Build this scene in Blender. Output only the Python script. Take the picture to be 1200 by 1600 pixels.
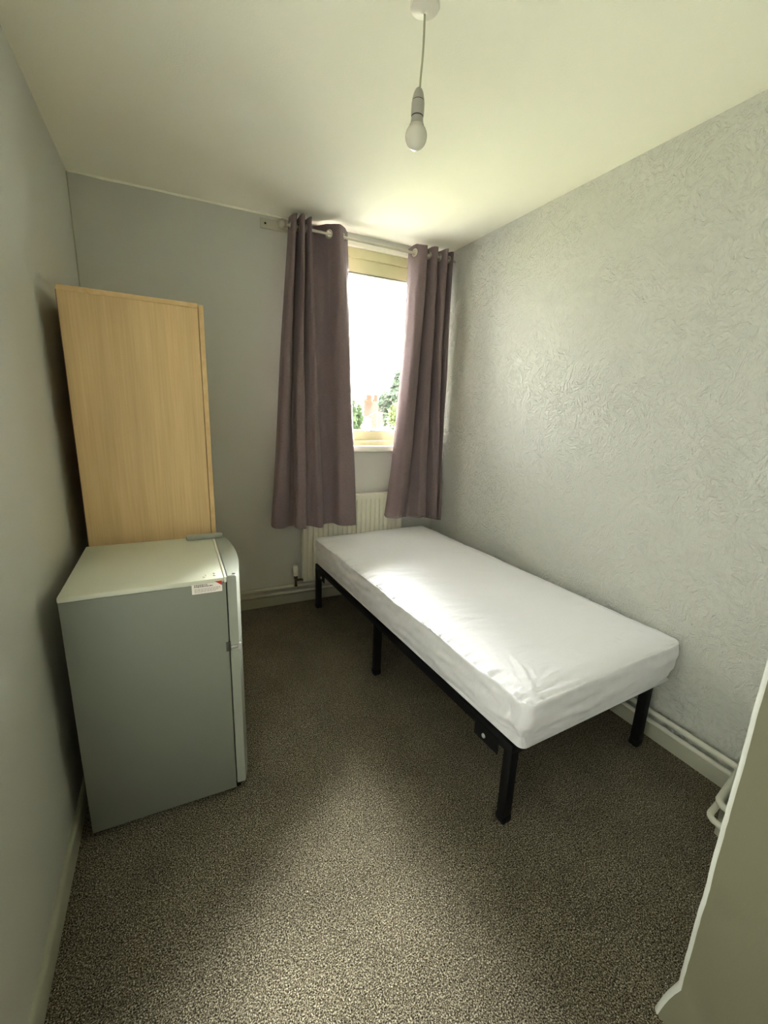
import bpy, bmesh, math, random
from mathutils import Vector, Matrix, noise
random.seed(7)
C = bpy.context.scene.collection
for o in list(bpy.data.objects): bpy.data.objects.remove(o)

# ------------------------------------------------------------------ camera, sky, exposure
W, H = 2.198, 2.436          # room width, ceiling height; window wall is y=0, room runs to -y
FW = Vector((0.43001391, 0.87145613, -0.2359073))
RT = Vector((0.90004222, -0.43428621, 0.03632481))
UP = Vector((0.07079581, 0.2279467, 0.97109642))
cd = bpy.data.cameras.new('camera'); cam = bpy.data.objects.new('camera', cd); C.objects.link(cam)
cd.sensor_fit = 'HORIZONTAL'; cd.sensor_width = 36; cd.lens = 36*675.15/1200; cd.clip_start = .02; cd.clip_end = 600
m = Matrix((RT, UP, -FW)).transposed().to_4x4(); m.translation = Vector((0.3678, -2.8464, 1.3834)); cam.matrix_world = m
bpy.context.scene.camera = cam

SKY = 4.7
world = bpy.data.worlds.new('world'); bpy.context.scene.world = world; world.use_nodes = True
# bright overcast: an even white cloud layer with a brighter zone where the sun stands behind it
wn_ = world.node_tree; bg = wn_.nodes['Background']; bg.inputs[0].default_value = (1.0, .995, .97, 1)
GLOW_AZ, GLOW, GLOW_POW = math.radians(37), 66.0, 30          # compass bearing from the window normal, strength, tightness
def wnode(t, **k):
    n = wn_.nodes.new(t)
    for a_, b_ in k.items(): setattr(n, a_, b_)
    return n
tc_ = wnode('ShaderNodeTexCoord'); fl = wnode('ShaderNodeVectorMath', operation='MULTIPLY'); fl.inputs[1].default_value = (1, 1, 0)
nm = wnode('ShaderNodeVectorMath', operation='NORMALIZE'); dt = wnode('ShaderNodeVectorMath', operation='DOT_PRODUCT'); dt.inputs[1].default_value = (math.sin(GLOW_AZ), math.cos(GLOW_AZ), 0)
cl_ = wnode('ShaderNodeMath', operation='MAXIMUM'); cl_.inputs[1].default_value = 0
pw = wnode('ShaderNodeMath', operation='POWER'); pw.inputs[1].default_value = GLOW_POW
ln_ = wnode('ShaderNodeVectorMath', operation='LENGTH'); p2 = wnode('ShaderNodeMath', operation='POWER'); p2.inputs[1].default_value = .9      # fades towards the zenith
mm = wnode('ShaderNodeMath', operation='MULTIPLY')
ma = wnode('ShaderNodeMath', operation='MULTIPLY_ADD'); ma.inputs[1].default_value = SKY*GLOW; ma.inputs[2].default_value = SKY
for a_, b_ in ((tc_.outputs['Generated'], fl.inputs[0]), (fl.outputs[0], nm.inputs[0]), (nm.outputs[0], dt.inputs[0]), (dt.outputs['Value'], cl_.inputs[0]), (cl_.outputs[0], pw.inputs[0]),
               (fl.outputs[0], ln_.inputs[0]), (ln_.outputs['Value'], p2.inputs[0]), (pw.outputs[0], mm.inputs[0]), (p2.outputs[0], mm.inputs[1]), (mm.outputs[0], ma.inputs[0]), (ma.outputs[0], bg.inputs[1])): wn_.links.new(a_, b_)
vs = bpy.context.scene.view_settings
vs.view_transform = 'Standard'; vs.look = 'None'; vs.gamma = 1; vs.use_curve_mapping = False; vs.exposure = 2.42
cy = bpy.context.scene.cycles
cy.max_bounces = 24; cy.diffuse_bounces = 16; cy.glossy_bounces = 6; cy.transparent_max_bounces = 16; cy.sample_clamp_indirect = 8

WX0, WX1, WZ0, WZ1 = 1.17, 2.165, 1.10, 2.375      # window opening
pl = bpy.data.lights.new('window_portal', 'AREA'); pl.shape = 'RECTANGLE'; pl.size = WX1-WX0; pl.size_y = WZ1-WZ0
pl.cycles.is_portal = True
po = bpy.data.objects.new('window_portal', pl); C.objects.link(po); po.location = ((WX0+WX1)/2, .16, (WZ0+WZ1)/2); po.rotation_euler = (-math.pi/2, 0, 0)

# ------------------------------------------------------------------ helpers
def srgb(r, g, b):
    f = lambda c: (c/255/12.92 if c/255 <= .04045 else ((c/255+.055)/1.055)**2.4)
    return (f(r), f(g), f(b), 1)

def mat(name, col, rough=.8, metal=0, col2=None, cscale=8, bump=0, bscale=200, bdetail=3, spec=.5, sheen=0):
    m = bpy.data.materials.new(name); m.use_nodes = True; nt = m.node_tree; N = nt.nodes; b = N['Principled BSDF']
    b.inputs['Base Color'].default_value = col; b.inputs['Roughness'].default_value = rough; b.inputs['Metallic'].default_value = metal
    b.inputs['Specular IOR Level'].default_value = spec
    if sheen: b.inputs['Sheen Weight'].default_value = sheen
    tc = N.new('ShaderNodeTexCoord')
    if col2:
        n = N.new('ShaderNodeTexNoise'); n.inputs['Scale'].default_value = cscale; n.inputs['Detail'].default_value = 4
        r = N.new('ShaderNodeValToRGB'); r.color_ramp.elements[0].color = col; r.color_ramp.elements[1].color = col2
        r.color_ramp.elements[0].position = .35; r.color_ramp.elements[1].position = .65
        nt.links.new(tc.outputs['Object'], n.inputs['Vector']); nt.links.new(n.outputs['Fac'], r.inputs['Fac']); nt.links.new(r.outputs['Color'], b.inputs['Base Color'])
    if bump:
        n = N.new('ShaderNodeTexNoise'); n.inputs['Scale'].default_value = bscale; n.inputs['Detail'].default_value = bdetail
        bp = N.new('ShaderNodeBump'); bp.inputs['Strength'].default_value = 1; bp.inputs['Distance'].default_value = bump
        nt.links.new(tc.outputs['Object'], n.inputs['Vector']); nt.links.new(n.outputs['Fac'], bp.inputs['Height']); nt.links.new(bp.outputs['Normal'], b.inputs['Normal'])
    return m

def obj(name, bm, m, parent=None, smooth=None):
    me = bpy.data.meshes.new(name); bmesh.ops.recalc_face_normals(bm, faces=bm.faces)
    bm.to_mesh(me); bm.free()
    o = bpy.data.objects.new(name, me); C.objects.link(o)
    for x in (m if isinstance(m, list) else [m]): me.materials.append(x)
    if smooth is not None:
        me.polygons.foreach_set('use_smooth', [True]*len(me.polygons))
        if smooth < 180: me.set_sharp_from_angle(angle=math.radians(smooth))
    if parent: o.parent = parent
    return o

def tag(o, label=None, cat=None, group=None, kind=None):
    if label: o['label'] = label
    if cat: o['category'] = cat
    if group: o['group'] = group
    if kind: o['kind'] = kind
    return o

def empty(name, loc=(0, 0, 0), rz=0):
    o = bpy.data.objects.new(name, None); C.objects.link(o); o.location = loc; o.rotation_euler = (0, 0, rz); o.empty_display_size = .1
    return o

def box(bm, x0, x1, y0, y1, z0, z1, bev=0, seg=2):
    r = bmesh.ops.create_cube(bm, size=1); v = r['verts']
    bmesh.ops.scale(bm, vec=(x1-x0, y1-y0, z1-z0), verts=v); bmesh.ops.translate(bm, vec=((x0+x1)/2, (y0+y1)/2, (z0+z1)/2), verts=v)
    if bev:
        es = list({e for q in v for e in q.link_edges})
        bmesh.ops.bevel(bm, geom=es, offset=bev, segments=seg, affect='EDGES', profile=.5)
def bx(*a, **k):
    bm = bmesh.new(); box(bm, *a, **k); return bm

def prism(bm, pts, z0, z1):
    lo = [bm.verts.new((x, y, z0)) for x, y in pts]; hi = [bm.verts.new((x, y, z1)) for x, y in pts]
    n = len(pts)
    bm.faces.new(lo[::-1]); bm.faces.new(hi)
    for i in range(n): bm.faces.new((lo[i], lo[(i+1) % n], hi[(i+1) % n], hi[i]))

def lathe(bm, prof, cx=0, cy_=0, n=32, axis=None, org=(0, 0, 0)):
    """prof: (r, h) pairs; revolved about z, or about `axis` through org"""
    M = Matrix.Identity(3)
    if axis: M = Vector((0, 0, 1)).rotation_difference(Vector(axis).normalized()).to_matrix()
    rings = []
    for r, h in prof:
        ring = []
        for i in range(n):
            a = 2*math.pi*i/n
            p = M @ Vector((r*math.cos(a), r*math.sin(a), h)) + Vector(org) + Vector((cx, cy_, 0))
            ring.append(bm.verts.new(p))
        rings.append(ring)
    for a, b in zip(rings, rings[1:]):
        for i in range(n): bm.faces.new((a[i], a[(i+1) % n], b[(i+1) % n], b[i]))
    bm.faces.new(rings[0][::-1]); bm.faces.new(rings[-1])

def tube(bm, pts, r, n=14):
    pts = [Vector(p) for p in pts]; rings = []; up = Vector((0, 0, 1))
    for i, p in enumerate(pts):
        t = (pts[min(i+1, len(pts)-1)] - pts[max(i-1, 0)]).normalized()
        u = up if abs(t.z) < .9 else Vector((1, 0, 0))
        a = t.cross(u).normalized(); b = a.cross(t).normalized()
        rr = r[i] if isinstance(r, (list, tuple)) else r
        rings.append([bm.verts.new(p + rr*(math.cos(2*math.pi*k/n)*a + math.sin(2*math.pi*k/n)*b)) for k in range(n)])
    for a, b in zip(rings, rings[1:]):
        for i in range(n): bm.faces.new((a[i], a[(i+1) % n], b[(i+1) % n], b[i]))
    bm.faces.new(rings[0][::-1]); bm.faces.new(rings[-1])

def fillet(pts, rad, n=6):
    P = [Vector(p) for p in pts]; out = [P[0]]
    for a, b, c in zip(P, P[1:], P[2:]):
        d1 = (a-b).normalized(); d2 = (c-b).normalized()
        p0 = b + d1*rad; p2 = b + d2*rad
        for k in range(n+1):
            t = k/n; out.append((1-t)**2*p0 + 2*t*(1-t)*b + t*t*p2)
    out.append(P[-1]); return out

def catmull(pts, n=10):
    P = [Vector((p[0], p[1], p[2] if len(p) > 2 else 0)) for p in pts]; P = [2*P[0]-P[1]] + P + [2*P[-1]-P[-2]]; out = []
    for i in range(1, len(P)-2):
        for k in range(n):
            t = k/n; a, b, c, d = P[i-1:i+3]
            out.append(.5*((2*b)+(c-a)*t+(2*a-5*b+4*c-d)*t*t+(3*b-a-3*c+d)*t**3))
    out.append(P[-2]); return out

# ------------------------------------------------------------------ materials of the room
def wall_mat(name, col, stroke=.0, fine=.0006, rough=.55):
    """painted, lightly embossed wallpaper: short raised brush strokes plus a fine roller texture"""
    m = bpy.data.materials.new(name); m.use_nodes = True; nt = m.node_tree; N = nt.nodes; L = nt.links; b = N['Principled BSDF']
    b.inputs['Base Color'].default_value = col; b.inputs['Roughness'].default_value = rough; b.inputs['Specular IOR Level'].default_value = .4
    tc = N.new('ShaderNodeTexCoord')
    f = N.new('ShaderNodeTexNoise'); f.inputs['Scale'].default_value = 160; f.inputs['Detail'].default_value = 3; L.new(tc.outputs['Object'], f.inputs['Vector'])
    bp = N.new('ShaderNodeBump'); bp.inputs['Distance'].default_value = fine; bp.inputs['Strength'].default_value = 1; L.new(f.outputs['Fac'], bp.inputs['Height'])
    last = bp
    if stroke:
        # patches of parallel brush strokes, each patch turned its own way
        for vs_, sc, k in ((13, 1.0, 1.0), (21, 1.5, .6)):
            w = N.new('ShaderNodeTexNoise'); w.inputs['Scale'].default_value = 22*sc; L.new(tc.outputs['Object'], w.inputs['Vector'])
            wa = N.new('ShaderNodeVectorMath'); wa.operation = 'MULTIPLY_ADD'; wa.inputs[1].default_value = (.05, .05, .05); L.new(w.outputs['Color'], wa.inputs[0]); L.new(tc.outputs['Object'], wa.inputs[2])
            v = N.new('ShaderNodeTexVoronoi'); v.inputs['Scale'].default_value = vs_; L.new(wa.outputs[0], v.inputs['Vector'])
            sp = N.new('ShaderNodeSeparateColor'); L.new(v.outputs['Color'], sp.inputs[0])
            an = N.new('ShaderNodeMath'); an.operation = 'MULTIPLY'; an.inputs[1].default_value = 3.1; L.new(sp.outputs[0], an.inputs[0])
            vr = N.new('ShaderNodeVectorRotate'); vr.rotation_type = 'X_AXIS'; L.new(wa.outputs[0], vr.inputs['Vector']); L.new(an.outputs[0], vr.inputs['Angle'])
            mp = N.new('ShaderNodeMapping'); mp.inputs['Scale'].default_value = (20*sc, 105*sc, 20*sc); L.new(vr.outputs[0], mp.inputs['Vector'])
            n = N.new('ShaderNodeTexNoise'); n.inputs['Scale'].default_value = 1; n.inputs['Detail'].default_value = 1.5; n.inputs['Distortion'].default_value = .3; L.new(mp.outputs[0], n.inputs['Vector'])
            r = N.new('ShaderNodeMapRange'); r.interpolation_type = 'SMOOTHSTEP'; r.inputs['From Min'].default_value = .42; r.inputs['From Max'].default_value = .68; L.new(n.outputs['Fac'], r.inputs['Value'])
            b2 = N.new('ShaderNodeBump'); b2.inputs['Distance'].default_value = stroke*k; b2.inputs['Strength'].default_value = 1
            L.new(r.outputs['Result'], b2.inputs['Height']); L.new(last.outputs['Normal'], b2.inputs['Normal']); last = b2
    L.new(last.outputs['Normal'], b.inputs['Normal'])
    return m

GREY = srgb(200, 201, 193)
M = {}
M['wall'] = wall_mat('grey wall paint', GREY, .0)
M['wallr'] = wall_mat('grey embossed wallpaper', GREY, .0031)
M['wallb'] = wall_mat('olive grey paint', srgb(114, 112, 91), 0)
M['ceil'] = wall_mat('ceiling paint', srgb(244, 244, 228), 0, .0008, .8)
M['skirt'] = mat('grey skirting gloss', srgb(168, 168, 148), .45, bump=.0004, bscale=60)
M['pipe'] = mat('painted pipe', srgb(210, 210, 196), .4, bump=.0003, bscale=90)
M['pvc'] = mat('white window plastic', srgb(214, 212, 168), .35)
M['sill'] = mat('white gloss sill', srgb(240, 238, 225), .35)
M['gasket'] = mat('dark rubber gasket', srgb(60, 60, 50), .6)
M['rad'] = mat('radiator enamel', srgb(228, 225, 208), .35)
M['white'] = mat('white plastic', srgb(225, 222, 210), .4)
M['greypl'] = mat('lamp holder plastic', srgb(166, 162, 152), .45)
M['cord'] = mat('pendant flex', srgb(170, 172, 140), .6)
M['dark'] = mat('dark gap', srgb(25, 24, 20), .8)
M['brass'] = mat('valve metal', srgb(92, 78, 52), .4, .7)
M['chrome'] = mat('brushed steel pole', srgb(205, 200, 185), .28, 1)
M['brack'] = mat('bracket metal', srgb(190, 188, 170), .5, .2)
M['black'] = mat('black powder coated steel', srgb(7, 7, 9), .6, spec=.25, bump=.0002, bscale=400)
M['bolt'] = mat('zinc bolt', srgb(205, 205, 205), .35, .6)
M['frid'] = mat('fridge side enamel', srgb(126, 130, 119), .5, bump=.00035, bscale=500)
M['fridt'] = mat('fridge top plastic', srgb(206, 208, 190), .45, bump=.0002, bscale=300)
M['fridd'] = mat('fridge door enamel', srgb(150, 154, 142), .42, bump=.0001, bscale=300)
M['sticker'] = mat('sticker paper', srgb(235, 228, 220), .5)
M['red'] = mat('sticker red', srgb(196, 46, 30), .5)
M['ink'] = mat('sticker ink', srgb(70, 60, 60), .6)

# carpet: twisted speckled pile
def carpet():
    m = bpy.data.materials.new('speckled carpet'); m.use_nodes = True; nt = m.node_tree; N = nt.nodes; L = nt.links; b = N['Principled BSDF']
    b.inputs['Roughness'].default_value = 1; b.inputs['Specular IOR Level'].default_value = .05
    tc = N.new('ShaderNodeTexCoord')
    n = N.new('ShaderNodeTexNoise'); n.inputs['Scale'].default_value = 290; n.inputs['Detail'].default_value = 3; n.inputs['Roughness'].default_value = .75; n.inputs['Distortion'].default_value = .5
    L.new(tc.outputs['Object'], n.inputs['Vector'])
    r = N.new('ShaderNodeValToRGB'); e = r.color_ramp.elements
    e[0].position = .38; e[0].color = srgb(18, 15, 10); e[1].position = .66; e[1].color = srgb(214, 205, 181)
    x = e.new(.5); x.color = srgb(90, 82, 66)
    L.new(n.outputs['Fac'], r.inputs['Fac'])
    p = N.new('ShaderNodeTexNoise'); p.inputs['Scale'].default_value = 5; p.inputs['Detail'].default_value = 3; L.new(tc.outputs['Object'], p.inputs['Vector'])
    mr = N.new('ShaderNodeMapRange'); mr.inputs['From Min'].default_value = .3; mr.inputs['From Max'].default_value = .7; mr.inputs['To Min'].default_value = .86; mr.inputs['To Max'].default_value = 1.1
    L.new(p.outputs['Fac'], mr.inputs['Value'])
    mx = N.new('ShaderNodeVectorMath'); mx.operation = 'SCALE'; L.new(r.outputs['Color'], mx.inputs[0]); L.new(mr.outputs['Result'], mx.inputs['Scale'])
    # sparse pale flecks
    v = N.new('ShaderNodeTexVoronoi'); v.inputs['Scale'].default_value = 38; L.new(tc.outputs['Object'], v.inputs['Vector'])
    lt = N.new('ShaderNodeMath'); lt.operation = 'LESS_THAN'; lt.inputs[1].default_value = .07; L.new(v.outputs['Distance'], lt.inputs[0])
    sep = N.new('ShaderNodeSeparateColor'); L.new(v.outputs['Color'], sep.inputs[0])
    gt = N.new('ShaderNodeMath'); gt.operation = 'GREATER_THAN'; gt.inputs[1].default_value = .97; L.new(sep.outputs[0], gt.inputs[0])
    ml = N.new('ShaderNodeMath'); ml.operation = 'MULTIPLY'; L.new(lt.outputs[0], ml.inputs[0]); L.new(gt.outputs[0], ml.inputs[1])
    mi = N.new('ShaderNodeMixRGB'); mi.inputs[2].default_value = srgb(235, 230, 215); L.new(ml.outputs[0], mi.inputs[0]); L.new(mx.outputs[0], mi.inputs[1])
    L.new(mi.outputs[0], b.inputs['Base Color'])
    bp = N.new('ShaderNodeBump'); bp.inputs['Distance'].default_value = .006; bp.inputs['Strength'].default_value = .9
    L.new(n.outputs['Fac'], bp.inputs['Height']); L.new(bp.outputs['Normal'], b.inputs['Normal'])
    return m
M['carpet'] = carpet()

def wood():
    m = bpy.data.materials.new('oak veneer'); m.use_nodes = True; nt = m.node_tree; N = nt.nodes; L = nt.links; b = N['Principled BSDF']
    b.inputs['Roughness'].default_value = .5; b.inputs['Specular IOR Level'].default_value = .35
    tc = N.new('ShaderNodeTexCoord'); mp = N.new('ShaderNodeMapping'); mp.inputs['Scale'].default_value = (60, 60, 1.6); L.new(tc.outputs['Object'], mp.inputs['Vector'])
    n = N.new('ShaderNodeTexNoise'); n.inputs['Scale'].default_value = 2.2; n.inputs['Detail'].default_value = 5; n.inputs['Distortion'].default_value = .3; L.new(mp.outputs[0], n.inputs['Vector'])
    r = N.new('ShaderNodeValToRGB'); e = r.color_ramp.elements; e[0].position = .25; e[0].color = srgb(212, 178, 128); e[1].position = .75; e[1].color = srgb(226, 196, 146)
    L.new(n.outputs['Fac'], r.inputs['Fac'])
    mp2 = N.new('ShaderNodeMapping'); mp2.inputs['Scale'].default_value = (9, 9, .6); L.new(tc.outputs['Object'], mp2.inputs['Vector'])
    n2 = N.new('ShaderNodeTexNoise'); n2.inputs['Scale'].default_value = 1.5; n2.inputs['Detail'].default_value = 2; L.new(mp2.outputs[0], n2.inputs['Vector'])
    mr = N.new('ShaderNodeMapRange'); mr.inputs['From Min'].default_value = .3; mr.inputs['From Max'].default_value = .7; mr.inputs['To Min'].default_value = .9; mr.inputs['To Max'].default_value = 1.08
    L.new(n2.outputs['Fac'], mr.inputs['Value'])
    mx = N.new('ShaderNodeVectorMath'); mx.operation = 'SCALE'; L.new(r.outputs['Color'], mx.inputs[0]); L.new(mr.outputs['Result'], mx.inputs['Scale'])
    L.new(mx.outputs[0], b.inputs['Base Color'])
    return m
M['oak'] = wood()
M['oakedge'] = mat('oak edging', srgb(224, 192, 140), .5, col2=srgb(212, 178, 124), cscale=30)
M['walnut'] = mat('dark inner edge', srgb(96, 66, 34), .6)

def cloth(name, col, col2, rough=.95, weave=900, bump=.0004):
    m = bpy.data.materials.new(name); m.use_nodes = True; nt = m.node_tree; N = nt.nodes; L = nt.links; b = N['Principled BSDF']
    b.inputs['Roughness'].default_value = rough; b.inputs['Specular IOR Level'].default_value = .15; b.inputs['Sheen Weight'].default_value = .15
    tc = N.new('ShaderNodeTexCoord'); n = N.new('ShaderNodeTexNoise'); n.inputs['Scale'].default_value = weave; n.inputs['Detail'].default_value = 2; L.new(tc.outputs['Object'], n.inputs['Vector'])
    r = N.new('ShaderNodeValToRGB'); r.color_ramp.elements[0].position = .35; r.color_ramp.elements[1].position = .65
    r.color_ramp.elements[0].color = col; r.color_ramp.elements[1].color = col2; L.new(n.outputs['Fac'], r.inputs['Fac']); L.new(r.outputs['Color'], b.inputs['Base Color'])
    bp = N.new('ShaderNodeBump'); bp.inputs['Distance'].default_value = bump; L.new(n.outputs['Fac'], bp.inputs['Height']); L.new(bp.outputs['Normal'], b.inputs['Normal'])
    return m
M['curtain'] = cloth('taupe curtain cloth', srgb(108, 93, 96), srgb(134, 119, 120), weave=420)
def sheet():
    m = cloth('white jersey sheet', srgb(222, 222, 226), srgb(230, 230, 234), .9, 700, .0002)
    nt = m.node_tree; N = nt.nodes; L = nt.links; b = N['Principled BSDF']
    tc = N.new('ShaderNodeTexCoord'); mp = N.new('ShaderNodeMapping'); mp.inputs['Scale'].default_value = (1.4, 5, 3); mp.inputs['Rotation'].default_value = (0, 0, .35); L.new(tc.outputs['Object'], mp.inputs['Vector'])
    n = N.new('ShaderNodeTexNoise'); n.inputs['Scale'].default_value = 6; n.inputs['Detail'].default_value = 4; n.inputs['Distortion'].default_value = .8; L.new(mp.outputs[0], n.inputs['Vector'])
    bp = N.new('ShaderNodeBump'); bp.inputs['Distance'].default_value = .006; bp.inputs['Strength'].default_value = .55; L.new(n.outputs['Fac'], bp.inputs['Height']); L.new(bp.outputs['Normal'], b.inputs['Normal'])
    return m
M['sheet'] = sheet()

def glass(name):
    m = bpy.data.materials.new(name); m.use_nodes = True; nt = m.node_tree; N = nt.nodes; L = nt.links
    N.remove(N['Principled BSDF']); out = N['Material Output']
    t = N.new('ShaderNodeBsdfTransparent'); t.inputs[0].default_value = (.97, .98, .97, 1); g = N.new('ShaderNodeBsdfGlossy'); g.inputs['Roughness'].default_value = .01
    f = N.new('ShaderNodeFresnel'); f.inputs[0].default_value = 1.45; mx = N.new('ShaderNodeMixShader')
    L.new(f.outputs[0], mx.inputs[0]); L.new(t.outputs[0], mx.inputs[1]); L.new(g.outputs[0], mx.inputs[2]); L.new(mx.outputs[0], out.inputs[0])
    return m
M['glass'] = glass('window glass')

# ------------------------------------------------------------------ room shell
YN = -3.7                                    # end of the passage behind the photographer
BX, BY = 1.335, -2.515                        # far corner of the boxed-in block on the right
def struct(name, bm, m, smooth=None): return tag(obj(name, bm, m, None, smooth), kind='structure')
struct('floor', bx(-.1, W+.1, YN-.1, .25, -.1, 0), M['carpet'])
struct('ceiling', bx(-.1, W+.1, YN-.1, .25, H, H+.1), M['ceil'])
struct('wall_left', bx(-.1, 0, YN, .25, 0, H), M['wall'])
struct('wall_right', bx(W, W+.1, -2.5, .25, 0, H), M['wallr'])
struct('wall_rear', bx(-.1, W+.1, YN-.1, YN, 0, H), M['wall'])
bm = bmesh.new()
box(bm, 0, WX0, 0, .25, 0, H); box(bm, WX1, W, 0, .25, 0, H); box(bm, WX0, WX1, 0, .25, 0, WZ0); box(bm, WX0, WX1, 0, .25, WZ1, H)
struct('wall_window', bm, M['wall'])
# dark absorbing door, added unseen to close the passage and soak up bounced light
dr = empty('unseen_door_1', (.62, YN, 0)); tag(dr, kind='structure')
M['door'] = mat('dark absorbing door', srgb(70, 52, 38), .4, col2=srgb(58, 42, 30), cscale=3)
obj('unseen_door_leaf', bx(-.46, .46, .0, .04, .01, 2.02, .002), M['door'], dr, 40)
bm = bmesh.new(); box(bm, -.54, -.46, 0, .055, 0, 2.10, .003); box(bm, .46, .54, 0, .055, 0, 2.10, .003); box(bm, -.461, .461, 0, .055, 2.02, 2.10, .003); obj('unseen_door_frame', bm, M['door'], dr, 40)
bm = bmesh.new(); tube(bm, fillet([(.38, .04, 1.0), (.38, .085, 1.0), (.27, .085, 1.0)], .012), .009, 12); obj('unseen_door_handle', bm, M['brass'], dr, 180)
# narrow return of the right wall that the pipes wrap round
NX, NY = 1.965, -2.305
bm = bmesh.new(); prism(bm, [(W+.02, -2.222), (NX, NY), (NX-.005, BY-.1), (W+.02, BY-.1)], 0, H)
struct('wall_return', bm, M['wallr'])
# big block: flat grey face with an unevenly rounded plaster corner
bm = bmesh.new()
def corner_pts(r, off=0):
    pts = []
    for k in range(7):
        a = math.pi + (-math.pi/2)*k/6
        pts.append((BX+r-off + (r)*math.cos(a), BY-r+off + r*math.sin(a)))
    return pts
rows = []; zs = [H*i/120 for i in range(121)]
for z in zs:
    flare = .022*max(0, 1-z/.09)**.5 if z < .09 else 0
    w = .0012*noise.noise(Vector((3, 1, z*9))) + .0008*noise.noise(Vector((1, 7, z*45)))
    base = corner_pts(.012, flare+w)
    ring = [(BX-flare, YN)] + base + [(NX+.3, BY+flare)]
    rows.append([bm.verts.new((x, y, z)) for x, y in ring])
for a, b in zip(rows, rows[1:]):
    for i in range(len(a)-1): bm.faces.new((a[i], a[i+1], b[i+1], b[i]))
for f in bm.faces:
    if f.calc_center_median().y > BY-.013: f.material_index = 1  # lighter wall colour on the corner paints in the light from the window
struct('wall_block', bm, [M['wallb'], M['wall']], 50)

# skirtings
def skirt(name, pts, h, t):
    """profile swept along the foot of a wall; pts in plan, thickness to the left of travel"""
    bm = bmesh.new(); prof = [(0, 0), (t, 0), (t, h-.012), (t*.75, h-.004), (t*.4, h), (0, h)]
    P = [Vector(p) for p in pts]; rows = []
    for i, p in enumerate(P):
        ds = []
        if i > 0: ds.append((p-P[i-1]).normalized())
        if i < len(P)-1: ds.append((P[i+1]-p).normalized())
        ns = [Vector((-d.y, d.x)) for d in ds]; n = sum(ns, Vector((0, 0))).normalized(); n = n/ max(.3, n.dot(ns[0]))
        rows.append([bm.verts.new((p.x+n.x*a, p.y+n.y*a, b)) for a, b in prof])
    for a, b in zip(rows, rows[1:]):
        for k in range(len(prof)): bm.faces.new((a[k], b[k], b[(k+1) % len(prof)], a[(k+1) % len(prof)]))
    bm.faces.new(rows[0]); bm.faces.new(rows[-1][::-1])
    return struct(name, bm, M['skirt'], 40)
skirt('baseboard_left', [(0, -.0), (0, YN)], .07, .014)
skirt('baseboard_window', [(W, 0), (0.015, 0)], .068, .014)
skirt('baseboard_right', [(NX-.003, BY-.02), (NX, NY), (W, -2.222), (W, -.015)], .068, .014)
# bead of white ceiling paint in the ceiling line and pale filler in the left corner
bm = bmesh.new()
pts = []
for i in range(60):
    x = 1.15*i/59; pts.append((x, -.001, H-.003 + .003*noise.noise(Vector((x*9, 0, 0)))))
tube(bm, pts, .006, 8); struct('trim_1', bm, M['ceil'], 180)
bm = bmesh.new(); tube(bm, [(.001, -.001, z*H/40) for z in range(41)], [.004+.002*noise.noise(Vector((0, 3, z*.7))) for z in range(41)], 8); struct('trim_2', bm, M['skirt'], 180)

# window
wn = empty('window_1', ((WX0+WX1)/2, .04, WZ0)); tag(wn, kind='structure')
def rel(bm, o): bmesh.ops.translate(bm, vec=-Vector(o.location), verts=bm.verts); return bm
def frame(x0, x1, z0, z1, t, y0, y1, bev=.004, tb=None, tt=None):
    bm = bmesh.new(); tb = tb or t; tt = tt or t
    box(bm, x0, x0+t, y0, y1, z0, z1, bev); box(bm, x1-t, x1, y0, y1, z0, z1, bev)
    box(bm, x0+t-.001, x1-t+.001, y0, y1, z0, z0+tb, bev); box(bm, x0+t-.001, x1-t+.001, y0, y1, z1-tt, z1, bev); return bm
obj('outer_frame', rel(frame(WX0, WX1, WZ0, WZ1, .045, .03, .10, tt=.062), wn), M['pvc'], wn, 40)
obj('sash', rel(frame(WX0+.03, WX1-.03, WZ0+.035, WZ1-.062, .075, .045, .105, .006, tb=.078, tt=.085), wn), M['pvc'], wn, 40)
obj('gasket', rel(frame(WX0+.104, WX1-.104, WZ0+.112, WZ1-.146, .005, .046, .10, 0), wn), M['gasket'], wn)
obj('glass', rel(bx(WX0+.106, WX1-.106, .07, .074, WZ0+.114, WZ1-.148), wn), M['glass'], wn)
obj('window_sill', rel(bx(WX0-.03, WX1+.02, -.045, .032, 1.073, 1.112, .006), wn), M['sill'], wn, 40)
bm = bmesh.new(); box(bm, WX0, WX1, .0, .03, H-.062, H-.0605); box(bm, WX0-.02, WX1+.02, -.006, .03, WZ1-.008, WZ1+.018, .003)
obj('head_lining', rel(bm, wn), M['sill'], wn, 40)

# ------------------------------------------------------------------ heating pipes and radiator
def pipe(z, r, on, off, label):
    pts = [(0.0, -off, z), (W-off, -off, z), (W-off, -2.222-.7*off+.0, z), (NX-on, NY+off*.35, z), (NX-on-.004, BY-.06, z)]
    bm = bmesh.new(); tube(bm, fillet(pts, .028, 6), r, 16)
    return tag(obj('heating_pipe', bm, M['pipe'], None, 180), label, 'pipe')
pipe(.139, .0116, .040, .036, 'white painted heating pipe along the foot of the walls, the upper of two')
pipe(.098, .0100, .078, .040, 'white painted heating pipe just above the skirting, the lower of two')

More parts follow.
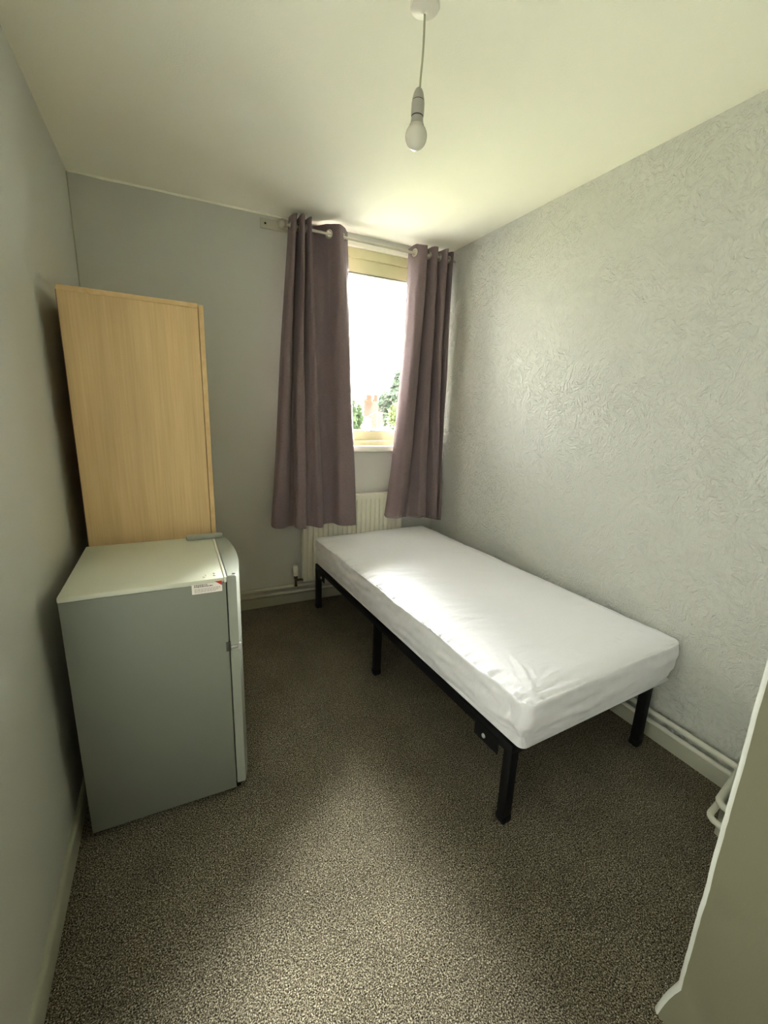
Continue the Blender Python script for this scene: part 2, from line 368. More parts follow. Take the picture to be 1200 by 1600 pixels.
rx0, rx1, rz0, rz1 = 1.125, 1.885, .175, .772
rad = tag(empty('radiator', ((rx0+rx1)/2, 0, rz0)), 'cream white ribbed panel radiator under the window behind the bed', 'radiator')
bm = bmesh.new()
yf, yb, pitch = -.080, -.062, (rx1-rx0-.05)/20
prof = []
x = rx0
prof += [(rx0, yb-.0), (rx0+.003, yf), (rx0+.025, yf)]
for k in range(20):
    a = rx0+.025+k*pitch
    prof += [(a+pitch*.12, yf), (a+pitch*.24, yf+.012), (a+pitch*.36, yf+.012), (a+pitch*.52, yf), (a+pitch*.98, yf)]
prof += [(rx1-.003, yf), (rx1, yb)]
zz = [(rz0, 0), (rz0+.028, 0), (rz0+.05, 1), (rz1-.055, 1), (rz1-.033, 0), (rz1-.004, 0), (rz1, 0)]
rows = []
for z, k in zz:
    rows.append([bm.verts.new((px, (yf + (py-yf)*k) if py > yf and 0 < i < len(prof)-1 else py + (.006 if z in (rz0, rz1) else 0), z)) for i, (px, py) in enumerate(prof)])
for a, b in zip(rows, rows[1:]):
    for i in range(len(a)-1): bm.faces.new((a[i], a[i+1], b[i+1], b[i]))
obj('front_panel', rel(bm, rad), M['rad'], rad, 30)
obj('body', rel(bx(rx0+.002, rx1-.002, yb-.006, -.03, rz0+.003, rz1-.006, .004), rad), M['rad'], rad, 40)
bm = bmesh.new()
box(bm, rx0+.004, rx1-.004, yb, -.02, rz1-.006, rz1+.001, .002)
obj('top_grille', rel(bm, rad), M['rad'], rad, 40)
for xx in (rx0+.12, rx1-.12): obj('bracket', rel(bx(xx-.015, xx+.015, -.03, 0, .3, .6), rad), M['rad'], rad)
vx = 1.078
val = tag(empty('radiator_valve', (vx, -.055, .12)), 'white capped thermostatic valve on brassy pipe at left foot of the radiator', 'radiator valve')
bm = bmesh.new(); lathe(bm, [(.006, .02), (.011, .022), (.011, .03), (.0085, .032), (.0085, .075), (.013, .078), (.013, .10), (.008, .101)], n=20); obj('valve_body', bm, M['brass'], val, 40)
bm = bmesh.new(); tube(bm, [(0, 0, .065), (.035, 0, .065), (.06, -.01, .065)], .008, 14); obj('union', bm, M['brass'], val, 40)
bm = bmesh.new(); tube(bm, fillet([(0, .02, .012), (0, 0, .012), (0, 0, .03)], .008, 4), .0065, 12); obj('tail_pipe', bm, M['pipe'], val, 180)
bm = bmesh.new(); lathe(bm, [(.014, .10), (.0185, .102), (.0185, .118), (.016, .120), (.016, .136), (.0185, .138), (.0185, .168), (.015, .176), (.006, .178)], n=24); obj('valve_head', bm, M['white'], val, 35)

# ------------------------------------------------------------------ curtain pole and curtains
RZ, RY = 2.366, -.105
cp = tag(empty('curtain_pole', (1.6, RY, RZ)), 'thin satin steel curtain pole close under the ceiling above the window', 'curtain pole')
bm = bmesh.new(); tube(bm, [(1.035, RY, RZ), (2.19, RY, RZ-.008)], .008, 16); obj('pole', rel(bm, cp), M['chrome'], cp, 60)
bm = bmesh.new(); lathe(bm, [(.006, -.028), (.012, -.026), (.012, -.018), (.007, -.016), (.014, -.012), (.021, -.004), (.0235, .004), (.022, .013), (.015, .021), (.006, .024)], n=28, axis=(-.9, -.25, .05), org=(1.018, RY, RZ+.001)); obj('finial', rel(bm, cp), M['chrome'], cp, 60)
bm = bmesh.new(); tube(bm, [(1.062, 0, RZ+.015), (1.062, -.07, RZ+.012), (1.062, RY-.012, RZ)], .007, 12); lathe(bm, [(.017, 0), (.017, .012), (.011, .02)], n=20, axis=(0, -1, 0), org=(1.062, -.012, RZ+.015)); lathe(bm, [(.012, -.008), (.0135, -.006), (.0135, .006), (.012, .008)], n=20, axis=(1, 0, 0), org=(1.062, RY, RZ)); obj('bracket', rel(bm, cp), M['chrome'], cp, 50)
# flat metal fixing plate on the wall
bp_ = tag(empty('fixing_plate', (1.0, -.006, 2.385)), 'pale metal fixing plate screwed to the wall behind the pole finial', 'mounting plate')
bm = bx(-.09, .10, -.004, .006, -.026, .026, .002); obj('plate', bm, M['brack'], bp_, 40); bp_.rotation_euler = (0, math.radians(-1), 0)
for sx in (-.062, .06):
    bm = bmesh.new(); lathe(bm, [(.006, 0), (.006, .002), (.003, .003)], n=14, axis=(0, -1, 0), org=(sx, -.004, .0)); obj('screw', bm, M['dark'], bp_, 40)

def curtain(name, label, T, B, zt, zbl, zbr, power, seed):
    tp = catmull(T, 12); bp = catmull(B, 12); n = len(tp)
    root = tag(empty(name, (sum(p.x for p in tp)/n, RY, zt)), label, 'curtain', 'grey taupe eyelet curtains')
    bm = bmesh.new()
    zrow = [0, .002, .006] + [.006+.005*k for k in range(1, 18)]; t0 = zrow[-1]
    hL = zt - (zbl+zbr)/2
    while zrow[-1] < hL-.03: zrow.append(zrow[-1]+.02)
    zrow += [hL-.012, hL-.004, hL]
    rows = []
    for d in zrow:
        t = d/hL; tt = t**power; row = []
        for i in range(n):
            s = i/(n-1); p = tp[i].lerp(bp[i], tt)
            zb = zbl + (zbr-zbl)*s + .006*math.sin(s*23+seed); z = zt - (zt-zb)*t + .004*math.sin(s*40+seed)*(1-t)
            q = Vector((s*14+seed, z*1.4, seed)); 
            p = p + Vector((.010*noise.noise(q), .014*noise.noise(q+Vector((9, 3, 1))), 0))*min(1, t*2.5)
            q = Vector((s*40+seed, z*9, seed*3)); p = p + Vector((0, .0035*noise.noise(q), 0))
            row.append(bm.verts.new((p.x, min(p.y, -.02), z)))
        rows.append(row)
    cross = []
    for i in range(n-1):
        a, b = tp[i], tp[i+1]
        if (a.y-RY)*(b.y-RY) < 0:
            k = (RY-a.y)/(b.y-a.y); cross.append((a.lerp(b, k), (b-a).normalized()))
    for ra, rb in zip(rows, rows[1:]):
        for i in range(n-1):
            c = (ra[i].co+ra[i+1].co+rb[i].co+rb[i+1].co)/4
            if c.z > RZ-.03 and any((Vector((c.x, c.y))-Vector((p.x, p.y))).length**2 + (c.z-RZ)**2 < .0175**2 for p, _ in cross): continue
            bm.faces.new((ra[i], rb[i], rb[i+1], ra[i+1]))
    o = obj('cloth', rel(bm, root), M['curtain'], root, 180)
    md = o.modifiers.new('thickness', 'SOLIDIFY'); md.thickness = .0022; md.offset = 0
    for p, t in cross:
        nrm = Vector((t.y, -t.x, 0)); bm = bmesh.new(); n_ = 28
        Mx = Vector((0, 0, 1)).rotation_difference(nrm).to_matrix(); prof = [(.0165, -.003), (.0185, -.0042), (.0235, -.003), (.025, 0), (.0235, .003), (.0185, .0042), (.0165, .003), (.0155, 0)]
        rings = []
        for k in range(n_):
            a = 2*math.pi*k/n_; rings.append([bm.verts.new(Mx @ Vector((r*math.cos(a), r*math.sin(a), h)) + Vector((p.x, p.y, RZ-.002))) for r, h in prof])
        for k in range(n_):
            a, b = rings[k], rings[(k+1) % n_]
            for j in range(8): bm.faces.new((a[j], b[j], b[(j+1) % 8], a[(j+1) % 8]))
        tag(obj('eyelet', rel(bm, root), M['chrome'], root, 180), 'silver metal eyelet ring')
    return root
curtain('curtain', 'wide taupe eyelet curtain bunched on the left side of the window',
        [(1.062,-.06),(1.066,-.14),(1.085,-.155),(1.094,-.07),(1.104,-.065),(1.112,-.155),(1.130,-.16),(1.138,-.07),(1.147,-.065),(1.155,-.14),(1.172,-.145),(1.185,-.06),(1.235,-.05),(1.29,-.105),(1.335,-.150),(1.382,-.105),(1.425,-.055)],
        [(.905,-.115),(.915,-.175),(.97,-.170),(1.02,-.125),(1.043,-.145),(1.050,-.20),(1.088,-.208),(1.118,-.190),(1.086,-.130),(1.15,-.160),(1.20,-.195),(1.24,-.165),(1.255,-.12),(1.315,-.115),(1.355,-.185),(1.465,-.172),(1.488,-.125)],
        2.415, .612, .585, 1.0, 1.3)
curtain('curtain', 'narrow taupe eyelet curtain between the window and the right wall, flaring at its hem',
        [(1.866,-.03),(1.869,-.085),(1.888,-.135),(1.94,-.15),(1.955,-.08),(1.97,-.06),(1.99,-.13),(2.02,-.155),(2.03,-.08),(2.05,-.06),(2.07,-.14),(2.10,-.15),(2.11,-.07),(2.13,-.06),(2.14,-.14),(2.155,-.13)],
        [(1.728,-.095),(1.722,-.15),(1.78,-.205),(1.85,-.165),(1.88,-.13),(1.92,-.125),(1.97,-.18),(2.03,-.17),(2.05,-.125),(2.07,-.12),(2.09,-.17),(2.12,-.18),(2.14,-.13),(2.15,-.125),(2.165,-.165),(2.18,-.16)],
        2.408, .618, .552, 1.9, 4.1)

# ------------------------------------------------------------------ pendant
px, py = 1.06, -1.577
pn = tag(empty('pendant_light', (px, py, H)), 'bare frosted bulb hanging on a short white cord from the ceiling', 'ceiling light')
def L0(prof, name, m, sm=40, parent=pn, n=36):
    bm = bmesh.new(); lathe(bm, prof, n=n); return obj(name, bm, m, parent, sm)
L0([(.038, 0), (.040, -.003), (.040, -.008), (.038, -.012), (.026, -.016), (.012, -.018), (.006, -.021), (.004, -.024)][::-1], 'ceiling_rose', M['white'], 40)
bm = bmesh.new(); tube(bm, catmull([(0, 0, -.024), (.001, .0, -.07), (.000, 0, -.12), (-.003, 0, -.165), (-.0035, 0, -.196)], 6), .0028, 10); obj('cord', bm, M['cord'], pn, 180)
def sh(o): o.location = (-.0035, 0, 0); o.rotation_euler = (0, math.radians(1.0), 0); return o
hold = sh(L0([(.004, -.190), (.009, -.194), (.0135, -.203), (.0165, -.216), (.0170, -.2205)][::-1], 'lamp_holder', M['greypl'], 40))
o = L0([(.0165, -.2205), (.0165, -.2225)][::-1], 'seam', M['dark'], 40, hold)
o = L0([(.0172, -.2225), (.0180, -.226), (.0180, -.254), (.0172, -.257)][::-1], 'shade_ring', M['greypl'], 40, hold)
o = L0([(.0168, -.257), (.0168, -.2595)][::-1], 'seam', M['dark'], 40, hold)
cap = sh(L0([(.0160, -.2595), (.0166, -.262), (.0178, -.272), (.0205, -.280)][::-1], 'bulb_collar', M['greypl'], 40))
bulbm = mat('frosted bulb', srgb(214, 211, 196), .2)
prof = []
for k in range(20):
    a = k/19*math.pi*.80 + math.pi*.20
    prof.append((.0305*math.sin(a), -.305 + .0305*math.cos(a) - (0.003 if a > 1.57 else 0)*math.sin(a-1.57)))
prof[0] = (.0203, -.279)
prof[-1] = (.0006, prof[-1][1])
sh(L0(prof[::-1], 'bulb', bulbm, 180))

# ------------------------------------------------------------------ wardrobe
wr = tag(empty('wardrobe', (.056, -.955, 0), math.radians(5)), 'tall light oak wardrobe behind the fridge against the left wall', 'wardrobe')
WW, WD, WH = .437, .62, 1.725       # depth of the carcass (x), width (y), height
obj('side_panel', bx(0, WW, 0, .018, 0, WH-.0), M['oak'], wr)
tag(obj('edge_strip', bx(-.002, .0, .0, .018, 0, WH), M['walnut'], wr), 'dark edge strip')
obj('side_panel', bx(0, WW, WD-.018, WD, 0, WH), M['oak'], wr)
obj('top_panel', bx(.0, WW+.0, -.004, WD, WH-.001, WH+.016, .0015), M['oakedge'], wr)
obj('back_panel', bx(.0, .006, .018, WD-.018, .06, WH), M['oak'], wr)
obj('bottom_panel', bx(.0, WW, .018, WD-.018, .06, .078), M['oak'], wr)
obj('plinth', bx(WW-.04, WW-.022, .018, WD-.018, 0, .06), M['oak'], wr)
for k in range(2):
    d = obj('door', bx(WW+.003, WW+.021, .001+k*(WD/2), WD/2-.002+k*(WD/2), .06, WH+.012, .001), M['oakedge'], wr)
    hy = WD/2 + (-.035 if k == 0 else .03)
    bm = bmesh.new(); tube(bm, fillet([(WW+.02, hy, .95), (WW+.043, hy, .95), (WW+.043, hy, 1.07), (WW+.02, hy, 1.07)], .012), .005, 12); obj('handle', bm, M['chrome'], d, 180)

# ------------------------------------------------------------------ fridge freezer
fr = tag(empty('fridge_freezer', (.0495, -1.4675, 0), math.radians(-.3)), 'small silver grey two-door fridge freezer with a white label near its top', 'fridge')
FD, FWi, FH = .444, .477, .833
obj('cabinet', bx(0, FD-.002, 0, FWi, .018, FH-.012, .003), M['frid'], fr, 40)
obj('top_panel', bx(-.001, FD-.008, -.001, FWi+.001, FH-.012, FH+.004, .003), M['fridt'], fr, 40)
tag(obj('top_trim', bx(FD-.0075, FD+.001, -.001, FWi+.001, FH-.014, FH+.005, .002), M['white'], fr, 40), 'pale strip along the front of the top')
obj('gasket', bx(FD-.003, FD+.002, .012, FWi-.012, .03, FH-.005), M['gasket'], fr)
def door(z0, z1):
    pts = []
    x0 = FD+.0015; n = 16
    for k in range(n+1):
        s = k/n; pts.append((x0+.028+.030*(1-(2*s-1)**2)**.8, FWi*s))
    pts = [(x0, 0)] + pts + [(x0, FWi)]
    bm = bmesh.new(); prism(bm, pts, z0, z1)
    bmesh.ops.bevel(bm, geom=[e for e in bm.edges if abs(e.verts[0].co.z-e.verts[1].co.z) < 1e-6], offset=.0025, segments=2, affect='EDGES')
    return bm
ZS = .585
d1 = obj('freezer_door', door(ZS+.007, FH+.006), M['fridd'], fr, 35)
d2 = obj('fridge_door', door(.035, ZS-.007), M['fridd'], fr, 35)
bm = bmesh.new(); lathe(bm, [(.0055, 0), (.0055, .0012), (.003, .0016)], n=16, org=(FD+.024, .016, FH+.006)); tag(obj('hinge_hole', bm, M['dark'], d1, 40), 'small dark hinge hole')
# middle hinge between the doors
hg = tag(obj('middle_hinge', bx(FD-.004, FD+.034, .001, .03, ZS-.004, ZS+.005, .001), M['bolt'], fr, 40), 'metal hinge plate between the two doors')
obj('hinge_arm', bx(FD-.012, FD+.003, -.0012, .006, ZS-.012, ZS+.022, .001), M['gasket'], hg, 40)
bm = bmesh.new(); lathe(bm, [(.005, -.011), (.006, -.008), (.006, .01), (.004, .012)], n=14, org=(FD+.031, .004, ZS)); obj('hinge_pin', bm, M['bolt'], hg, 40)
# top hinge cover at the far corner
hc = obj('hinge_cover', bx(FD-.105, FD+.033, FWi-.045, FWi-.012, FH+.004, FH+.022, .006, 3), M['fridd'], fr, 40)
for i, (sx, sy) in enumerate(((.387, .036), (.412, .044), (.380, .022), (.412, .026))):
    bm = bmesh.new(); lathe(bm, [(.0052, 0), (.005, .002), (.0035, .0035), (.001, .004)], n=16, org=(sx, sy, FH+.004)); obj('screw_cap', bm, M['white'], fr, 60)
for (x, y) in ((.03, .03), (.03, FWi-.03), (FD-.02, .03), (FD-.02, FWi-.03)):
    bm = bmesh.new(); lathe(bm, [(.013, 0), (.014, .003), (.014, .016), (.009, .019)], n=16, org=(x, y, 0)); tag(obj('foot', bm, M['black'], fr, 40), 'black levelling foot')
tag(obj('foot_bracket', bx(FD-.004, FD+.012, .002, .012, .02, .036), M['black'], fr), 'small black bracket below the door')
lb = tag(obj('label_sticker', bx(.341, .430, -.0008, 0, .792, .828), M['sticker'], fr), 'white label with a red corner')
bm = bmesh.new(); v = [bm.verts.new(c) for c in ((.409, -.0012, .8278), (.4298, -.0012, .8278), (.4298, -.0012, .812))]; bm.faces.new(v)
r = bmesh.ops.extrude_face_region(bm, geom=list(bm.faces)); bmesh.ops.translate(bm, vec=(0, .0006, 0), verts=[q for q in r['geom'] if isinstance(q, bmesh.types.BMVert)])
tag(obj('corner_flash', bm, M['red'], lb), 'red triangular corner')
bm = bmesh.new(); rr = random.Random(3)
for z, x1, h in ((.8205, .386, .0030), (.8155, .402, .0030), (.8085, .424, .0009), (.8045, .424, .0009), (.8010, .418, .0009), (.7975, .410, .0009)):
    x = .348
    while x < x1:
        w = rr.uniform(.002, .0065) if h > .002 else rr.uniform(.004, .009); box(bm, x, min(x+w, x1), -.0011, -.0007, z-h/2, z+h/2); x += w + .0014
obj('printing', bm, M['ink'], lb)

# ------------------------------------------------------------------ bed frame
bd = tag(empty('bed_frame', (1.313, -1.963, 0)), 'black metal single bed frame with square legs along the right wall', 'bed frame')
A_, B_ = Vector((1.315, -1.955, 0)), Vector((1.213, -.150, 0)); ax = (B_-A_).normalized(); nx = Vector((ax.y, -ax.x, 0))     # along, across (towards right wall)
WB, LB = .775, (B_-A_).length; ZR0, ZR1 = .282, .322
O0 = Vector(bd.location)
def obox(u0, u1, v0, v1, z0, z1, bev=.002):
    bm = bmesh.new(); box(bm, u0, u1, v0, v1, z0, z1, bev)
    for v in bm.verts:
        c = A_ + nx*v.co.x + ax*v.co.y; v.co = Vector((c.x, c.y, v.co.z)) - O0
    return bm
t = .0175
obj('side_rail', obox(-t, t, -t, LB+t, ZR0, ZR1), M['black'], bd, 40); obj('side_rail', obox(WB-t, WB+t, -t, LB+t, ZR0, ZR1), M['black'], bd, 40)
for v in (0, LB): obj('end_rail', obox(t, WB-t, v-t, v+t, ZR0, ZR1), M['black'], bd, 40)
obj('cross_rail', obox(t, WB-t, LB/2-.015, LB/2+.015, ZR0, ZR1-.004), M['black'], bd, 40)
obj('centre_rail', obox(WB/2-.015, WB/2+.015, t, LB-t, ZR0, ZR1-.004), M['black'], bd, 40)
for k in range(10):
    v = .09 + k*(LB-.18)/9
    obj('slat', obox(t, WB-t, v-.012, v+.012, ZR1-.002, ZR1+.010), M['black'], bd, 40)
def leg(u, v, s=.018):
    l = obj('leg', obox(u-s, u+s, v-s, v+s, .018, ZR0+.01, .003), M['black'], bd, 40)
    obj('leg_cap', obox(u-s-.002, u+s+.002, v-s-.002, v+s+.002, 0, .03, .005), M['black'], l, 40)
for u in (0, WB):
    for v in (0, LB/2+.04, LB): leg(u, v)
leg(WB/2, LB/2+.04)
for u, s in ((0, -1), (WB, 1)):
    for v0, v1 in ((.04, .16), (LB-.16, LB-.04)):
        bk = obj('corner_bracket', obox(u-t*(s < 0)-.004*(s < 0)-.0 if s < 0 else u+t, u-t if s < 0 else u+t+.004, v0, v1, ZR0-.040, ZR0+.02, .002), M['black'], bd, 40)
        vb = (v0+v1)/2
        c = A_ + nx*(u+s*(t+.004)) + ax*(v0+.07 if v0 < .1 else v1-.07); bm = bmesh.new()
        lathe(bm, [(.0085, 0), (.008, .003), (.004, .0055)], n=16, axis=tuple(nx*s), org=(c.x-O0.x, c.y-O0.y, ZR0-.016)); tag(obj('bolt', bm, M['bolt'], bk, 40), 'bright bolt head')

# ------------------------------------------------------------------ mattress with its fitted sheet
ML, MW, MZ0, MZ1 = 1.882, .874, .333, .516
my = math.radians(3.2)
mt = tag(empty('mattress', (1.188, -.140, MZ0)), 'single mattress in a creased white fitted sheet on the black bed frame', 'mattress')
mt.rotation_euler = (0, 0, my)      # local +x to the right wall, local -y to the camera
def mattress():
    nu, nv, nz = 130, 270, 22; Hh = MZ1-MZ0
    bm = bmesh.new(); grid = {}
    R = .016; Rp = .034
    def P(u, v, w):
        # rounded box
        x, y, z = u*MW, v*ML, w*Hh
        # plan corners
        cx = min(max(x, Rp), MW-Rp); cyy = min(max(y, Rp), ML-Rp)
        dx, dy = x-cx, y-cyy; l = max(abs(dx), abs(dy))
        if dx and dy:
            h = math.hypot(dx, dy); dx, dy = dx/h*l, dy/h*l
        # how far toward the side (0..Rp)
        k = l/Rp; 
        q = math.hypot(dx, dy)
        if q > 0: ex, ey = dx/q, dy/q
        else: ex = ey = 0
        # vertical rounding
        rad = q
        top = max(0, z-(Hh-R)); bot = max(0, R-z); zz = z; rr = rad
        if rad > Rp-R:
            a = rad-(Rp-R)
            if top > 0:
                m_ = max(a, top); h = math.hypot(a, top) or 1; rr = (Rp-R)+a/h*m_; zz = (Hh-R)+top/h*m_
            if bot > 0:
                m_ = max(a, bot); h = math.hypot(a, bot) or 1; rr = (Rp-R)+a/h*m_; zz = R-bot/h*m_
        return Vector((cx+ex*rr, cyy+ey*rr, zz)), Vector((ex, ey, 0))*(k if k > .9 else 0)
    def vert(i, j, k):
        key = (i, j, k)
        if key in grid: return grid[key]
        u, v, w = i/nu, j/nv, k/nz
        p, n = P(u, v, w)
        x, y, z = p
        onside = (i in (0, nu)) or (j in (0, nv)); ontop = (k == nz); d = Vector((0, 0, 0))
        n3 = noise.noise
        # --- overall softness
        edge = min(x, MW-x, y, ML-y)
        if ontop:
            d.z += .006*n3(Vector((x*3, y*2.4, 1))) - .012*math.exp(-(edge/.04)**2)
            # long shallow drag creases running across the bed
            d.z += .0036*(1-abs(n3(Vector((x*3.2+y*1.5, y*11-x*5, 4))))*2)*(.4+.6*max(0, n3(Vector((x*2, y*2, 9)))+.4))
            # puckers along the seam at the left edge
            g = math.exp(-((x-.012)/.030)**2)*(1 if y > .1 else .4)
            d.z += .0065*g*n3(Vector((x*9, y*75, 2))); d.z += .0045*math.exp(-(x/.07)**2)*n3(Vector((x*12-y*9, y*38, 6)))
            # fan of folds into the near left corner
            cx_, cy_ = x-.03, (ML-.03)-y; rr = math.hypot(cx_, cy_)+1e-6; a = math.atan2(cy_, cx_)
            f = math.exp(-(rr/.24)**2)*min(1, rr/.03)
            rid = 1-abs(n3(Vector((a*5.2, rr*2.5, 3))))*2.6
            d.z += .0065*f*rid + .003*f*n3(Vector((x*45, y*45, 8)))
            # one stout fold
            tt = (cx_*.42+cy_*.90); ss = (cx_*.90-cy_*.42)-.03; d.z += .010*math.exp(-(ss/.010)**2)*math.exp(-((tt-.13)/.075)**2)
            # row of dimples parallel to the foot end
            dd = (ML-y)-.115-.02*n3(Vector((x*5, 0, 0))); d.z += .0022*math.exp(-(dd/.014)**2)*math.sin(x*150+8*n3(Vector((x*6, 2, 2))))*max(0, .5+1.5*n3(Vector((x*9, 7, 1))))*(1 if .15 < x < .8 else 0)
            f2 = math.exp(-(math.hypot(MW-x, ML-y)/.15)**2); a2 = math.atan2(ML-y, MW-x); d.z += .003*f2*n3(Vector((a2*6, 1, 1)))
            f3 = math.exp(-(math.hypot(x, y)/.30)**2); d.z += .004*f3*(1-abs(n3(Vector((y*22-x*6, x*3, 5))))*2)
        if onside:
            # hanging cloth: belly in the middle, drawn in under the bottom edge
            h = z/Hh; ln = n.normalized() if n.length else Vector((0, 0, 0))
            s = x+y
            d += ln*(.004*math.sin(math.pi*h) + .004*n3(Vector((s*4, h*1.5, 2))))
            # slanting drags
            d += ln*.007*n3(Vector((s*7+h*2.2, h*5-s*2.5, 5))) + ln*.003*n3(Vector((s*19-h*3, h*6+s*5, 8)))
            d += ln*.0035*(1-abs(n3(Vector((x*22+y*22, h*2, 7))))*2)*max(0, h-.55)*1.5
            # folds gathered at the near left corner
            rc = math.hypot(x, ML-y); f = math.exp(-(rc/.16)**2)
            d += ln*.006*f*(1-abs(n3(Vector(((x-(ML-y))*14*(1.2-h), h*1.2, 3))))*2.4)*min(1, (1-h)*4+.2)
            if h < .5:
                droop = .010*n3(Vector((x*3.1, y*3.1, 0))) + .003*n3(Vector((x*13, y*13, 4)))
                d.z += droop*(1-2*h)*.8
                rc2 = math.exp(-(rc/.11)**2); d.z += .024*rc2*(1-2*h)
                rr2 = math.exp(-(math.hypot(MW-x, ML-y)/.10)**2)
                d -= ln*(.014+.022*rc2+.012*rr2)*(1-2*h)**2
        grid[key] = bm.verts.new(p+d); return grid[key]
    def quad(a, b, c, d): bm.faces.new((a, b, c, d))
    for i in range(nu):
        for j in range(nv):
            quad(vert(i, j, nz), vert(i+1, j, nz), vert(i+1, j+1, nz), vert(i, j+1, nz))
            quad(vert(i, j, 0), vert(i, j+1, 0), vert(i+1, j+1, 0), vert(i+1, j, 0))
    for k in range(nz):
        for i in range(nu):
            for j in (0, nv): quad(vert(i, j, k), vert(i+1, j, k), vert(i+1, j, k+1), vert(i, j, k+1))
        for j in range(nv):
            for i in (0, nu): quad(vert(i, j, k), vert(i, j+1, k), vert(i, j+1, k+1), vert(i, j, k+1))
    for v in bm.verts: v.co.y *= -1
    return bm
obj('fitted_sheet', mattress(), M['sheet'], mt, 180)
# ------------------------------------------------------------------ outside
GZ = -4.6
ground = mat('pale gravel and dry grass', srgb(98, 100, 76), .95, col2=srgb(118, 114, 96), cscale=.3)
tag(obj('ground', bx(-150, 180, 1.2, 260, GZ-.2, GZ), ground), kind='structure')
M['tile'] = mat('orange roof tiles', srgb(64, 32, 16), .9, col2=srgb(50, 25, 13), cscale=1.5)
M['brick'] = mat('pale brick', srgb(66, 44, 30), .9, col2=srgb(56, 38, 26), cscale=3)
M['pane'] = mat('dark pane', srgb(70, 80, 84), .2)
M['trunk'] = mat('bark', srgb(96, 82, 64), .9)
M['steel'] = mat('grey painted steel', srgb(150, 152, 150), .6)
def leafm(name, a, b): return mat(name, srgb(*a), .8, col2=srgb(*b), cscale=2)
lm = [leafm('blue green leaves', (40, 58, 40), (56, 74, 52)), leafm('yellow green leaves', (58, 74, 26), (76, 92, 40)), leafm('mid green leaves', (48, 66, 34), (64, 80, 46))]
def house(loc, rz, w, d, h, rh, label, chim=(.3,)):
    r = tag(empty('house', loc, rz), label, 'house')
    obj('walls', bx(-w/2, w/2, -d/2, d/2, 0, h), M['brick'], r)
    bm = bmesh.new(); o_ = .35; a = [(-w/2-o_, -d/2-o_), (w/2+o_, -d/2-o_), (w/2+o_, d/2+o_), (-w/2-o_, d/2+o_)]
    lo = [bm.verts.new((x, y, h-.1)) for x, y in a]; e0 = bm.verts.new((-w/2-o_, 0, h+rh)); e1 = bm.verts.new((w/2+o_, 0, h+rh))
    bm.faces.new(lo[::-1]); bm.faces.new((lo[0], lo[1], e1, e0)); bm.faces.new((lo[2], lo[3], e0, e1)); bm.faces.new((lo[1], lo[2], e1)); bm.faces.new((lo[3], lo[0], e0))
    rf = obj('roof', bm, M['tile'], r)
    for c in chim:
        ch = obj('chimney', bx(w*c-.35, w*c+.35, -.3, .3, h+rh-.5, h+rh+.75), M['brick'], rf)
    for x in (-w*.3, 0, w*.3):
        for z in (1.0, 3.5):
            wf = obj('window', bx(x-.5, x+.5, -d/2-.06, -d/2+.02, z, z+1.2), M['pvc'], r); obj('pane', bx(x-.42, x+.42, -d/2-.07, -d/2-.05, z+.08, z+1.12), M['pane'], wf)
    return r
house((21.5, 45, GZ), math.radians(-28), 14, 5, 3.2, 3.4, 'brick house with an orange tiled roof seen low in the window', (.0, .38))
house((30, 68, GZ), math.radians(-24), 13, 5, 3.7, 3.6, 'brick house farther back, its roof ridge above the nearer one', (-.3, .2))
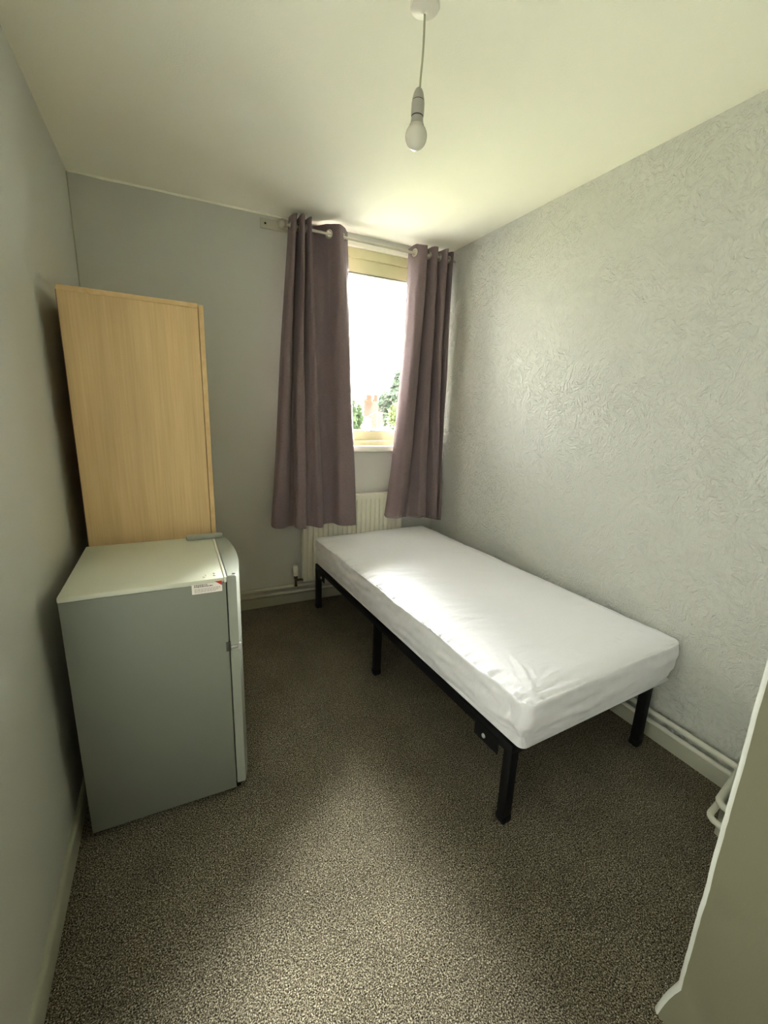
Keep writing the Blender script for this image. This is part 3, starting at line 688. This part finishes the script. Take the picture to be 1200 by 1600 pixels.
def tree(loc, h, rad, cz, mtl, label, n, seed, name='tree', leaf=.22):
    rnd = random.Random(seed); r = tag(empty(name, loc), label, 'tree' if name == 'tree' else 'bush')
    bm = bmesh.new(); tube(bm, [(0, 0, 0), (.1, 0, h*.3), (0, .1, h*.6), (.1, 0, h*.9)], [.05*rad+.08, .05*rad+.06, .08, .02], 10)
    for k in range(7):
        a = k*2.4; z = h*(.35+.07*k); tube(bm, [(0, 0, z), (rad*.35*math.cos(a), rad*.35*math.sin(a), z+rad*.2), (rad*.7*math.cos(a), rad*.7*math.sin(a), z+rad*.45)], [.06, .04, .015], 7)
    obj('trunk', bm, M['trunk'], r, 180)
    bm = bmesh.new(); cl = []
    for k in range(26):
        u = Vector((rnd.gauss(0, 1), rnd.gauss(0, 1), rnd.gauss(0, 1))).normalized()*rnd.uniform(.3, .8); cl.append((Vector((u.x*rad, u.y*rad, h-cz+u.z*cz)), rnd.uniform(.25, .42)))
    for k in range(n):
        c, s = rnd.choice(cl); u = Vector((rnd.gauss(0, 1), rnd.gauss(0, 1), rnd.gauss(0, 1))).normalized()*(rnd.random()**.4)
        p = c + Vector((u.x*rad*s, u.y*rad*s, u.z*cz*s*1.1)); a = Vector((rnd.gauss(0, 1), rnd.gauss(0, 1), rnd.gauss(0, 1))).normalized(); b = a.orthogonal().normalized(); sz = leaf*rnd.uniform(.6, 1.3)
        v = [bm.verts.new(p+a*sz), bm.verts.new(p+b*sz*.5), bm.verts.new(p-a*sz), bm.verts.new(p-b*sz*.5)]; bm.faces.new(v)
    obj('foliage', bm, mtl, r); return r
tree((16.8, 27.5, GZ), 8.9, 2.1, 2.8, lm[0], 'tall blue-green tree at the right side of the window view', 16000, 1)
tree((14.4, 23.8, GZ), 6.3, 1.6, 1.9, lm[1], 'yellow-green rounded tree in front of the tall tree', 12000, 2)
tree((13.4, 30, GZ), 6.9, 1.0, 1.7, lm[2], 'small mid-green tree low at the left side of the window view', 7000, 3)
tree((24.6, 58, GZ), 7.4, 2.4, 2.0, lm[2], 'round tree behind the orange roofs', 4000, 4, leaf=.35)
tree((9.5, 18.0, GZ), 4.95, 1.7, 1.0, lm[1], 'low yellow-green bush below the orange roof', 4000, 5, 'bush')
tree((8.8, 13.9, GZ), 5.2, .9, .8, lm[2], 'low green bush beside the rounded tree', 3500, 6, 'bush')
lp = tag(empty('street_lamp', (19.6, 38.5, GZ)), 'slim grey lamp post rising above the roofs', 'street lamp')
bm = bmesh.new(); lathe(bm, [(.09, 0), (.08, 1.5), (.05, 1.6), (.04, 10.0)], n=12); obj('post', bm, M['steel'], lp, 40)
bm = bmesh.new(); box(bm, -.5, .15, -.12, .12, 9.95, 10.12, .03); obj('lamp_head', bm, M['steel'], lp)
am = tag(empty('aerial_mast', (15.0, 31.5, GZ)), 'thin white mast standing in front of the orange roof', 'mast')
bm = bmesh.new(); lathe(bm, [(.05, 0), (.035, 6.7)], n=10); obj('pole', bm, M['white'], am, 40)
bm = bmesh.new(); tube(bm, [(-.1, 0, 6.1), (-.55, 0, 6.5)], .02, 8); tube(bm, [(0, 0, 4.9), (1.3, .2, 5.6)], .025, 8); obj('arm', bm, M['white'], am, 180)
